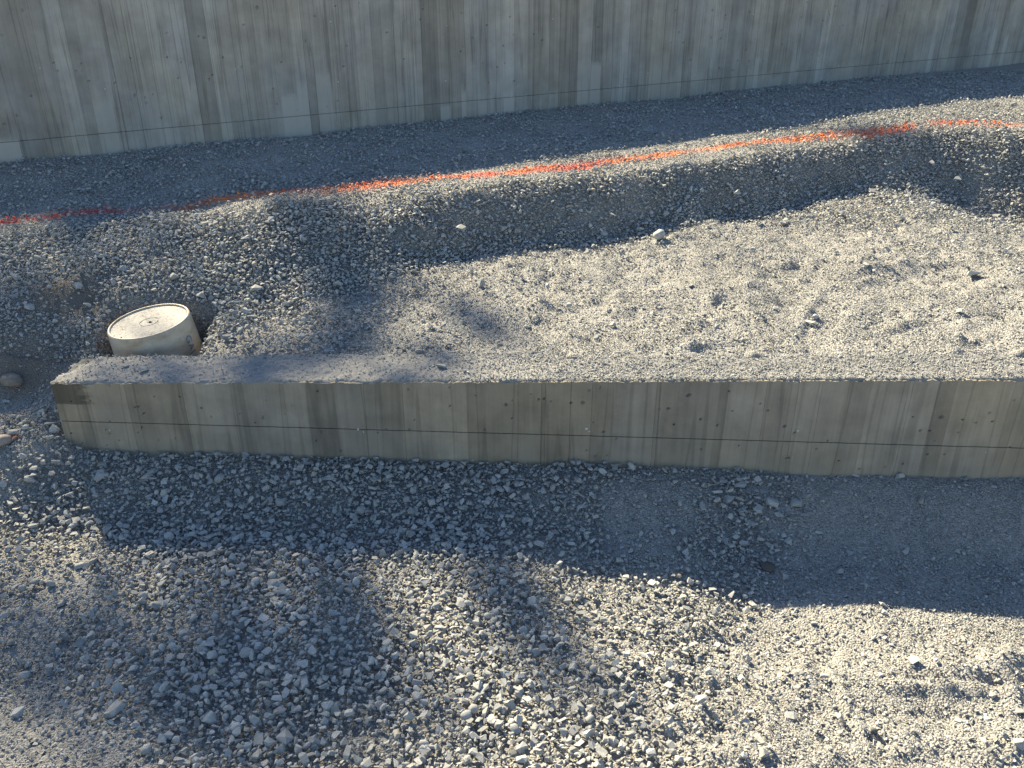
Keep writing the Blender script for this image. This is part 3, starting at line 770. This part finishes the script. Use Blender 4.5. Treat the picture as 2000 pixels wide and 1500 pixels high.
stone(27, 846, 24, 'grey wedge-shaped stone just above the small reddish one', tint=.5)
stone(30, 856, 15, 'small reddish brown stone among grey gravel at the left edge', col=(.24, .095, .065), flat=.8)
stone(98, 828, 20, 'lit blocky stone touching the left end of the low wall', tint=.74, flat=1.2)
stone(108, 842, 24, 'lit slanting stone leaning on the foot of the wall end', tint=.74)
stone(284, 724, 25, 'flat stone on the wall top in front of the bucket', on_wall=True, tint=.66, flat=.6, yaw=.1, sink=.05)
stone(247, 716, 11, 'tiny dark stone on the wall top left of the flat stone', on_wall=True, tint=.4)
stone(862, 718, 24, 'flat pale stone on the middle of the wall top', on_wall=True, tint=.72, flat=.75, yaw=.1, sink=.05)
stone(844, 715, 12, 'small grey stone beside the flat pale one on the wall top', on_wall=True, tint=.5, sink=.05)
stone(961, 710, 9, 'upright chip of stone near the back edge of the wall top', on_wall=True, tint=.8, flat=1.4, sink=.05)
stone(914, 728, 10, 'low chip of stone close to the front edge of the wall top', on_wall=True, tint=.7, sink=.05)
stone(196, 930, 36, 'broad flat stone in shade near the left corner of the low wall', tint=.62, flat=.8)
stone(290, 928, 36, 'large tilted stone in shade, second from the wall left corner', tint=.66, yaw=.7)
stone(1498, 1110, 32, 'dark brown rounded stone in the shade right of centre', col=(.11, .10, .085), shape=RND, flat=.8)
stone(1506, 984, 32, 'biggest block of the stone heap at the foot of the wall', tint=.62, flat=1.1)
stone(1396, 1316, 30, 'thin splinter of stone lying in the lit gravel', tint=.74, elong=1.3, flat=.4, yaw=-.3)
stone(1785, 1291, 30, 'long flat stone in the lit wheel rut', tint=.72, flat=.6, yaw=.1)
stone(1992, 1455, 30, 'grey-brown stone cut off by the lower right edge', tint=.56)
stone(1902, 543, 28, 'long thin stone lying on the sunlit pit floor', tint=.8, elong=1.2, flat=1.0, yaw=.35, sink=.1)
stone(1545, 1402, 26, 'pale round-topped stone beside a small hollow, lower right', tint=.74, flat=1.1)
def group_of(lst, label, group, **kw):
    for a, b, s in lst: stone(a, b, s, label, group, **kw)
group_of([(1446, 950, 26), (1448, 996, 26), (1425, 975, 24), (1470, 962, 22), (1554, 988, 24), (1432, 1010, 22), (1480, 1000, 24), (1400, 962, 22), (1464, 1022, 24), (1520, 1008, 20), (1442, 936, 20), (1372, 990, 24), (1410, 940, 18)],
         'angular stone of the small heap in shade below the wall', 'stones heaped at the foot of the wall', sink=.1)
group_of([(550, 985, 30), (486, 1010, 24), (430, 960, 22), (360, 980, 24), (640, 940, 26), (700, 960, 24), (760, 930, 28), (850, 950, 26), (870, 915, 24), (920, 900, 20), (760, 900, 22), (600, 905, 22), (480, 890, 20), (400, 905, 22), (940, 1000, 20), (840, 1030, 26), (880, 1035, 22), (1100, 980, 20),
          (790, 1000, 20), (520, 1050, 24), (330, 900, 20), (690, 1010, 20), (975, 960, 20), (1030, 1020, 22), (1160, 1060, 22)],
         'one of the larger crushed stones in the shade along the low wall', 'large stones in the wall shadow', sink=.12)
group_of([(1768, 1076, 22), (1756, 934, 20), (1970, 1040, 16), (1800, 980, 20), (1690, 1010, 16), (1640, 1120, 20), (1580, 1080, 22), (1600, 1040, 20), (1540, 1060, 22), (1660, 1080, 16), (1870, 1080, 12), (1720, 970, 14), (1630, 960, 18), (1670, 930, 16), (1590, 1130, 22), (1530, 1130, 20)],
         'scattered stone on the shaded fines right of the stone heap', 'stones scattered on the shaded fines', sink=.1)
group_of([(186, 1100, 26), (156, 1108, 26), (534, 1144, 40), (484, 1155, 24), (542, 1182, 42), (520, 1222, 34), (404, 1274, 44), (484, 1282, 32), (680, 1314, 26), (704, 1306, 28), (592, 1334, 44), (412, 1408, 34), (462, 1422, 34), (558, 1446, 42), (614, 1454, 36), (714, 1492, 44),
          (40, 1396, 34), (224, 1392, 44), (120, 1180, 28), (210, 1040, 30), (90, 1020, 26), (330, 1080, 30), (320, 1340, 28), (380, 1210, 28), (620, 1240, 24), (300, 1180, 26), (260, 1310, 24), (170, 1290, 30), (160, 1330, 26), (440, 1120, 26), (380, 1060, 24), (590, 1100, 26),
          (650, 1200, 22), (440, 1340, 24), (540, 1370, 28), (330, 1440, 24), (640, 1390, 28), (500, 1480, 30), (360, 1490, 30), (140, 970, 24), (60, 940, 24), (110, 905, 20), (150, 1020, 24), (20, 985, 22)],
         'one of the larger stones in the half-lit gravel, lower left', 'large stones in the lower left gravel', sink=.12)
group_of([(1235, 1362, 26), (1400, 1264, 20), (830, 1140, 26), (900, 1180, 24), (870, 1300, 26), (1010, 1330, 26), (1040, 1180, 24), (1090, 1250, 22), (960, 1410, 28), (830, 1470, 30), (1120, 1430, 26), (1210, 1300, 22), (1310, 1310, 20), (1482, 1448, 30), (1490, 1475, 28), (1290, 1460, 26), (1340, 1190, 20), (1160, 1200, 22), (1270, 1220, 20), (770, 1240, 24), (740, 1380, 26), (1050, 1470, 28), (900, 1070, 22), (1400, 1410, 20)],
         'one of the larger stones in the sunlit gravel, lower middle', 'large stones in the sunlit gravel', sink=.12)
group_of([(1930, 1404, 24), (1870, 1409, 22), (1692, 1297, 20), (1940, 1360, 18), (1960, 1440, 20), (1850, 1380, 14), (1760, 1470, 20), (1880, 1250, 16), (1750, 1240, 14), (1590, 1220, 16), (1660, 1370, 14), (1990, 1390, 22), (1720, 1320, 14), (1560, 1260, 16), (1820, 1330, 14)],
         'stone lying on the sunlit fines, lower right', 'stones on the sunlit fines', sink=.08, flat=1.1)
group_of([(1582, 633, 22), (1592, 622, 16), (1560, 640, 12), (1515, 605, 14), (1875, 611, 18), (1872, 656, 20), (1927, 679, 16), (1860, 690, 12), (1197, 638, 18), (1280, 519, 18), (1350, 560, 14), (1440, 520, 16), (1470, 490, 14), (1110, 600, 16), (1070, 560, 16), (1165, 660, 12), (1400, 640, 14),
          (1300, 690, 12), (1640, 700, 12), (1690, 520, 14), (1860, 475, 14), (1900, 590, 14), (1960, 560, 14), (1740, 640, 12), (1240, 560, 14), (1030, 640, 18), (940, 560, 20)],
         'stone lying on the sunlit floor between the bank and the low wall', 'stones on the pit floor', sink=.06, flat=1.1)
group_of([(1945, 427, 22), (1900, 420, 18), (1705, 374, 24), (1720, 390, 20), (1660, 385, 20), (1610, 400, 18), (1780, 400, 18), (1640, 420, 18), (1760, 430, 16), (1820, 415, 20), (1565, 425, 18), (1530, 440, 18)],
         'stone on the sunlit mound under the right end of the bank', 'stones on the small mound', sink=.1)
group_of([(530, 432, 18), (570, 450, 20), (640, 420, 18), (720, 452, 20), (765, 450, 24), (830, 480, 18), (900, 450, 22), (985, 450, 20), (1010, 455, 16), (1100, 450, 16), (1180, 460, 18), (1200, 420, 16), (480, 470, 20), (420, 440, 18), (1300, 420, 18), (1400, 400, 16), (1520, 350, 16), (1780, 330, 18), (1820, 320, 16), (1870, 355, 20),
          (1160, 380, 14), (940, 400, 18), (860, 430, 16), (1060, 400, 14), (1250, 450, 18), (1440, 380, 16), (1600, 330, 16), (1920, 330, 16), (680, 480, 18), (350, 480, 20), (780, 490, 20), (870, 485, 18)],
         'larger stone on the shaded face of the gravel bank', 'stones on the bank face', sink=.05)
group_of([(395, 580, 24), (340, 545, 22), (480, 610, 24), (60, 600, 24), (30, 545, 24), (90, 520, 22), (150, 560, 22), (200, 500, 22), (110, 460, 20), (240, 530, 22), (420, 600, 22), (500, 570, 24), (560, 600, 22), (600, 540, 20), (520, 640, 24), (450, 660, 24), (590, 660, 20), (820, 690, 22), (760, 610, 18), (860, 590, 18), (30, 480, 20), (170, 600, 20),
          (540, 520, 22), (300, 560, 18), (400, 520, 20), (660, 560, 20), (715, 640, 18), (640, 690, 18), (55, 696, 12), (120, 700, 10), (43, 717, 12), (110, 660, 14), (165, 655, 16)],
         'stone on the dappled slope around and behind the bucket', 'stones on the dappled slope', sink=.1)

# ------------------------------------------------------------------ upturned plastic bucket
def bucket():
    m, nt, b = new_mat('dirty_cream_plastic')
    tc = N(nt, 'ShaderNodeTexCoord'); oc = tc.outputs['Object']
    n1 = noise(nt, mapping(nt, oc, (14, 14, 30)), 1, 5, 0.65); n2 = noise(nt, oc, 90, 4, .7)
    r = ramp_node(nt, [(.30, (.36, .275, .175)), (.50, (.50, .42, .315)), (.70, (.58, .51, .405))]); L(nt, n1, r.inputs[0])
    col = mixc(nt, maprange(nt, n2, .55, .72, 0, .55), r.outputs[0], (.30, .26, .20))
    L(nt, col, b.inputs['Base Color']); b.inputs['Roughness'].default_value = .5
    b.inputs['Subsurface Weight'].default_value = 0.12; b.inputs['Subsurface Radius'].default_value = (.02, .014, .008)
    body_m = m
    m, nt, b = new_mat('gritty_bucket_base')
    tc = N(nt, 'ShaderNodeTexCoord'); oc = tc.outputs['Object']
    g1 = noise(nt, oc, 130, 4, .8); g2 = noise(nt, oc, 9, 3, .6)
    th = mathn(nt, 'ADD', g1, mathn(nt, 'MULTIPLY', g2, .35))
    col = mixc(nt, maprange(nt, th, .66, .80, 0, .9), (.37, .35, .32), (.10, .098, .095))
    L(nt, col, b.inputs['Base Color']); b.inputs['Roughness'].default_value = .7
    base_m = m
    ink = plain('blue_ink', (.03, .16, .32), .5, 120, .7)
    H, R0, R1 = .365, .1395, .156
    tilt = Matrix.Rotation(math.radians(3.0), 4, 'X') @ Matrix.Rotation(math.radians(-6.5), 4, 'Y')
    root = empty('upturned_bucket', (0, 0, 0))
    top = Vector(bucket_top)
    root.rotation_euler = tilt.to_euler()
    root.location = top - (tilt @ Vector((0, 0, H)))
    tag(root, 'upturned dirty cream plastic bucket behind the left end of the low wall', 'bucket')
    def lathe(name, prof, mat, seg=72):
        v, f = [], []
        for r_, z_ in prof:
            for k in range(seg):
                a = 2 * math.pi * k / seg; v.append((r_ * math.cos(a), r_ * math.sin(a), z_))
        for i in range(len(prof) - 1):
            for k in range(seg):
                a, b_ = i * seg + k, i * seg + (k + 1) % seg
                f.append((a, b_, b_ + seg, a + seg))
        me = mesh_from(name, v, f)
        for p in me.polygons: p.use_smooth = True
        me.materials.append(mat)
        return link(name, me, None, root)
    rad = lambda z: R1 + (R0 - R1) * z / H
    body = lathe('body', [(rad(0) - .004, .0), (rad(0) + .004, .0), (rad(0) + .006, .006), (rad(.02) + .001, .014), (rad(.05), .05), (rad(.052) + .007, .053), (rad(.06) + .007, .060), (rad(.062), .063),
                          (rad(.09), .09), (rad(.092) + .006, .093), (rad(.10) + .006, .099), (rad(.102), .102), (rad(.2), .2), (rad(.3), .3), (rad(H - .012), H - .012), (rad(H - .008) - .0008, H - .006), (R0 - .003, H - .001), (R0 - .006, H),
                          (R0 - .0085, H - .001), (R0 - .010, H - .004), (R0 - .011, H - .014)], body_m)
    bp = lathe('base_panel', [(R0 - .0095, H - .0075), (R0 - .013, H - .0062), (.034, H - .0055), (.0335, H - .0072), (.0305, H - .0072), (.030, H - .0055), (.006, H - .005), (.0055, H - .0035), (.0001, H - .003)], base_m)
    for p in bp.data.polygons: p.use_smooth = False
    v = lump('moulding_nub', .009, 9, (1, .8, .5)); v.materials.append(M_CORE); o = link('moulding_nub', v, None, bp); o.location = (.006, -.004, H - .0035)
    for a, r_, s in [(2.2, .075, .35), (.4, .085, .28), (1.6, .05, .2), (3.6, .09, .3), (4.2, .12, .5), (3.9, .126, .45)]:
        g = link('grit', v, None, bp); g.location = (r_ * math.cos(a), r_ * math.sin(a), H - .005); g.scale = (s, s, s)
    # blue lettering that runs down the side
    def lettering(txt, size, ang, z0, down=True):
        cu = bpy.data.curves.new('lettering', 'FONT'); cu.body = txt; cu.size = size; cu.space_character = 1.05
        to = bpy.data.objects.new('lettering', cu); COL.objects.link(to)
        dg = bpy.context.evaluated_depsgraph_get(); me = bpy.data.meshes.new_from_object(to.evaluated_get(dg))
        bpy.data.objects.remove(to)
        for q in me.vertices:
            tx_, ty_ = q.co.x, q.co.y
            z_ = z0 - tx_; rr = rad(z_) + .0009
            a = ang + ty_ / rr
            q.co = (rr * math.cos(a), rr * math.sin(a), z_)
        me.materials.clear(); me.materials.append(ink)
        return link('lettering', me, None, body)
    fa = math.atan2(-bucket_top[1], -bucket_top[0])       # side that faces the camera
    lettering('GALLON', .040, fa + math.radians(44), H - .052)
    return root
bucket()

# ------------------------------------------------------------------ tree standing beyond the tall wall, out of the picture: its crown shades the left half
def tree():
    tr_ = np.random.default_rng(31)
    back = -np.array(SUN_DIR)
    spots = [(680, 520, .12, 1.8), (690, 575, .12, 1.6), (695, 625, .12, 1.7), (680, 675, .12, 1.7), (640, 700, .08, 1.0), (545, 716, .10, 1.8), (480, 716, .06, .8), (900, 590, .07, .7), (930, 620, .08, .9), (960, 645, .08, .9), (1000, 668, .08, .8), (830, 560, .07, .5), (870, 718, .10, 1.4), (440, 720, .07, .7), (640, 720, .07, .6), (200, 722, .08, 1.1), (290, 722, .07, 1.0), (360, 722, .06, .8),
             (250, 450, .08, .7), (120, 420, .10, .8), (20, 412, .10, .8), (80, 705, .10, 1.2), (150, 690, .10, 1.3), (30, 770, .12, 1.2), (100, 800, .08, 1.0), (640, 365, .09, .8), (1690, 258, .13, 1.2), (1770, 262, .10, 1.2),
             (650, 1085, .08, 1.3), (665, 1150, .11, 1.6), (680, 1220, .12, 1.6), (690, 1290, .11, 1.2), (970, 1100, .09, 1.4), (1010, 1160, .10, 1.5), (1030, 1225, .08, 1.0), (1050, 1300, .07, .6), (470, 1110, .09, 1.0), (450, 1180, .13, 1.0), (440, 1260, .15, 1.1),
             (250, 1200, .14, .7), (60, 1330, .16, 1.0), (150, 1420, .16, .8), (470, 1350, .15, 1.0), (330, 1330, .14, .8), (20, 1220, .12, .6), (600, 1370, .12, .9), (560, 1450, .14, .9), (330, 1450, .15, .9), (740, 1430, .10, .7), (150, 1260, .11, .6),
             (860, 1390, .08, .5), (1160, 1330, .08, .5)]
    leaves_v, leaves_f = [], []
    twigs = []
    def clump(c, r, dens):
        n = int(46 * dens * (r / .12) ** 1.6) + 4
        for k in range(n):
            d = tr_.normal(size=3); d *= r * tr_.random() ** .5 / np.linalg.norm(d)
            p = c + d; s = tr_.uniform(.030, .055)
            a = tr_.normal(size=3); a /= np.linalg.norm(a); b = np.cross(a, tr_.normal(size=3)); b /= np.linalg.norm(b)
            i = len(leaves_v)
            leaves_v.extend([p - a * s, p + b * s * .45, p + a * s, p - b * s * .45]); leaves_f.append((i, i + 1, i + 2, i + 3))
        twigs.append((c, r))
    for a, b, r, dn in spots:
        g = P(a, b, .255) if 700 < b < 735 and a > 160 else find_ground(a, b); clump(g + back * (17.0 + tr_.uniform(-1.2, 1.2)), r * 1.25, dn)
    c0 = np.array([-1.0, 2.6, .1]) + back * 17.0
    for k in range(70):                       # the rest of the crown shades ground left of the picture
        g = np.array([tr_.uniform(-6.4, -3.2), tr_.uniform(-1.0, 5.5), .2]); clump(g + back * (17.0 + tr_.uniform(-2, 2)), tr_.uniform(.18, .42), .9)
    base = np.array([c0[0] - 1.8, c0[1] + .6, .25])
    root = empty('leafy_tree', base)
    tag(root, 'tree beyond the tall wall whose crown dapples the gravel on the left', 'tree')
    me = mesh_from('crown', [v - base for v in leaves_v], leaves_f); me.materials.append(M_LEAF); link('crown', me, None, root)
    tv, tf = [], []
    def tube(p, q, r0, r1, seg=6):
        d = Vector(q - p).normalized(); s = d.orthogonal().normalized(); t = d.cross(s); i = len(tv)
        for pt, rr in ((p, r0), (q, r1)):
            for k in range(seg):
                a = 2 * math.pi * k / seg; tv.append(tuple(np.array(pt) - base + np.array(s * math.cos(a) + t * math.sin(a)) * rr))
        for k in range(seg): tf.append((i + k, i + (k + 1) % seg, i + seg + (k + 1) % seg, i + seg + k))
    pts = [base, base + [.1, 0, 2.2], base + [0, .1, 4.2], base + [.2, 0, 5.6]]
    rad = [.26, .20, .16, .12]
    for k in range(3): tube(np.array(pts[k]), np.array(pts[k + 1]), rad[k], rad[k + 1], 12)
    hubs = []
    for k in range(9):
        h = base + np.array([tr_.uniform(-2.0, 2.2), tr_.uniform(-1.5, 1.5), 6.3 + tr_.uniform(-.6, 1.2)]); hubs.append(h); tube(np.array(pts[3]), h, .08, .035, 8)
    for c, r in twigs:
        h = min(hubs, key=lambda q: np.linalg.norm(q - c)); tube(h, c, .016, .006, 4)
    me = mesh_from('trunk', tv, tf); me.materials.append(M_BARK); link('trunk', me, None, root)
tree()
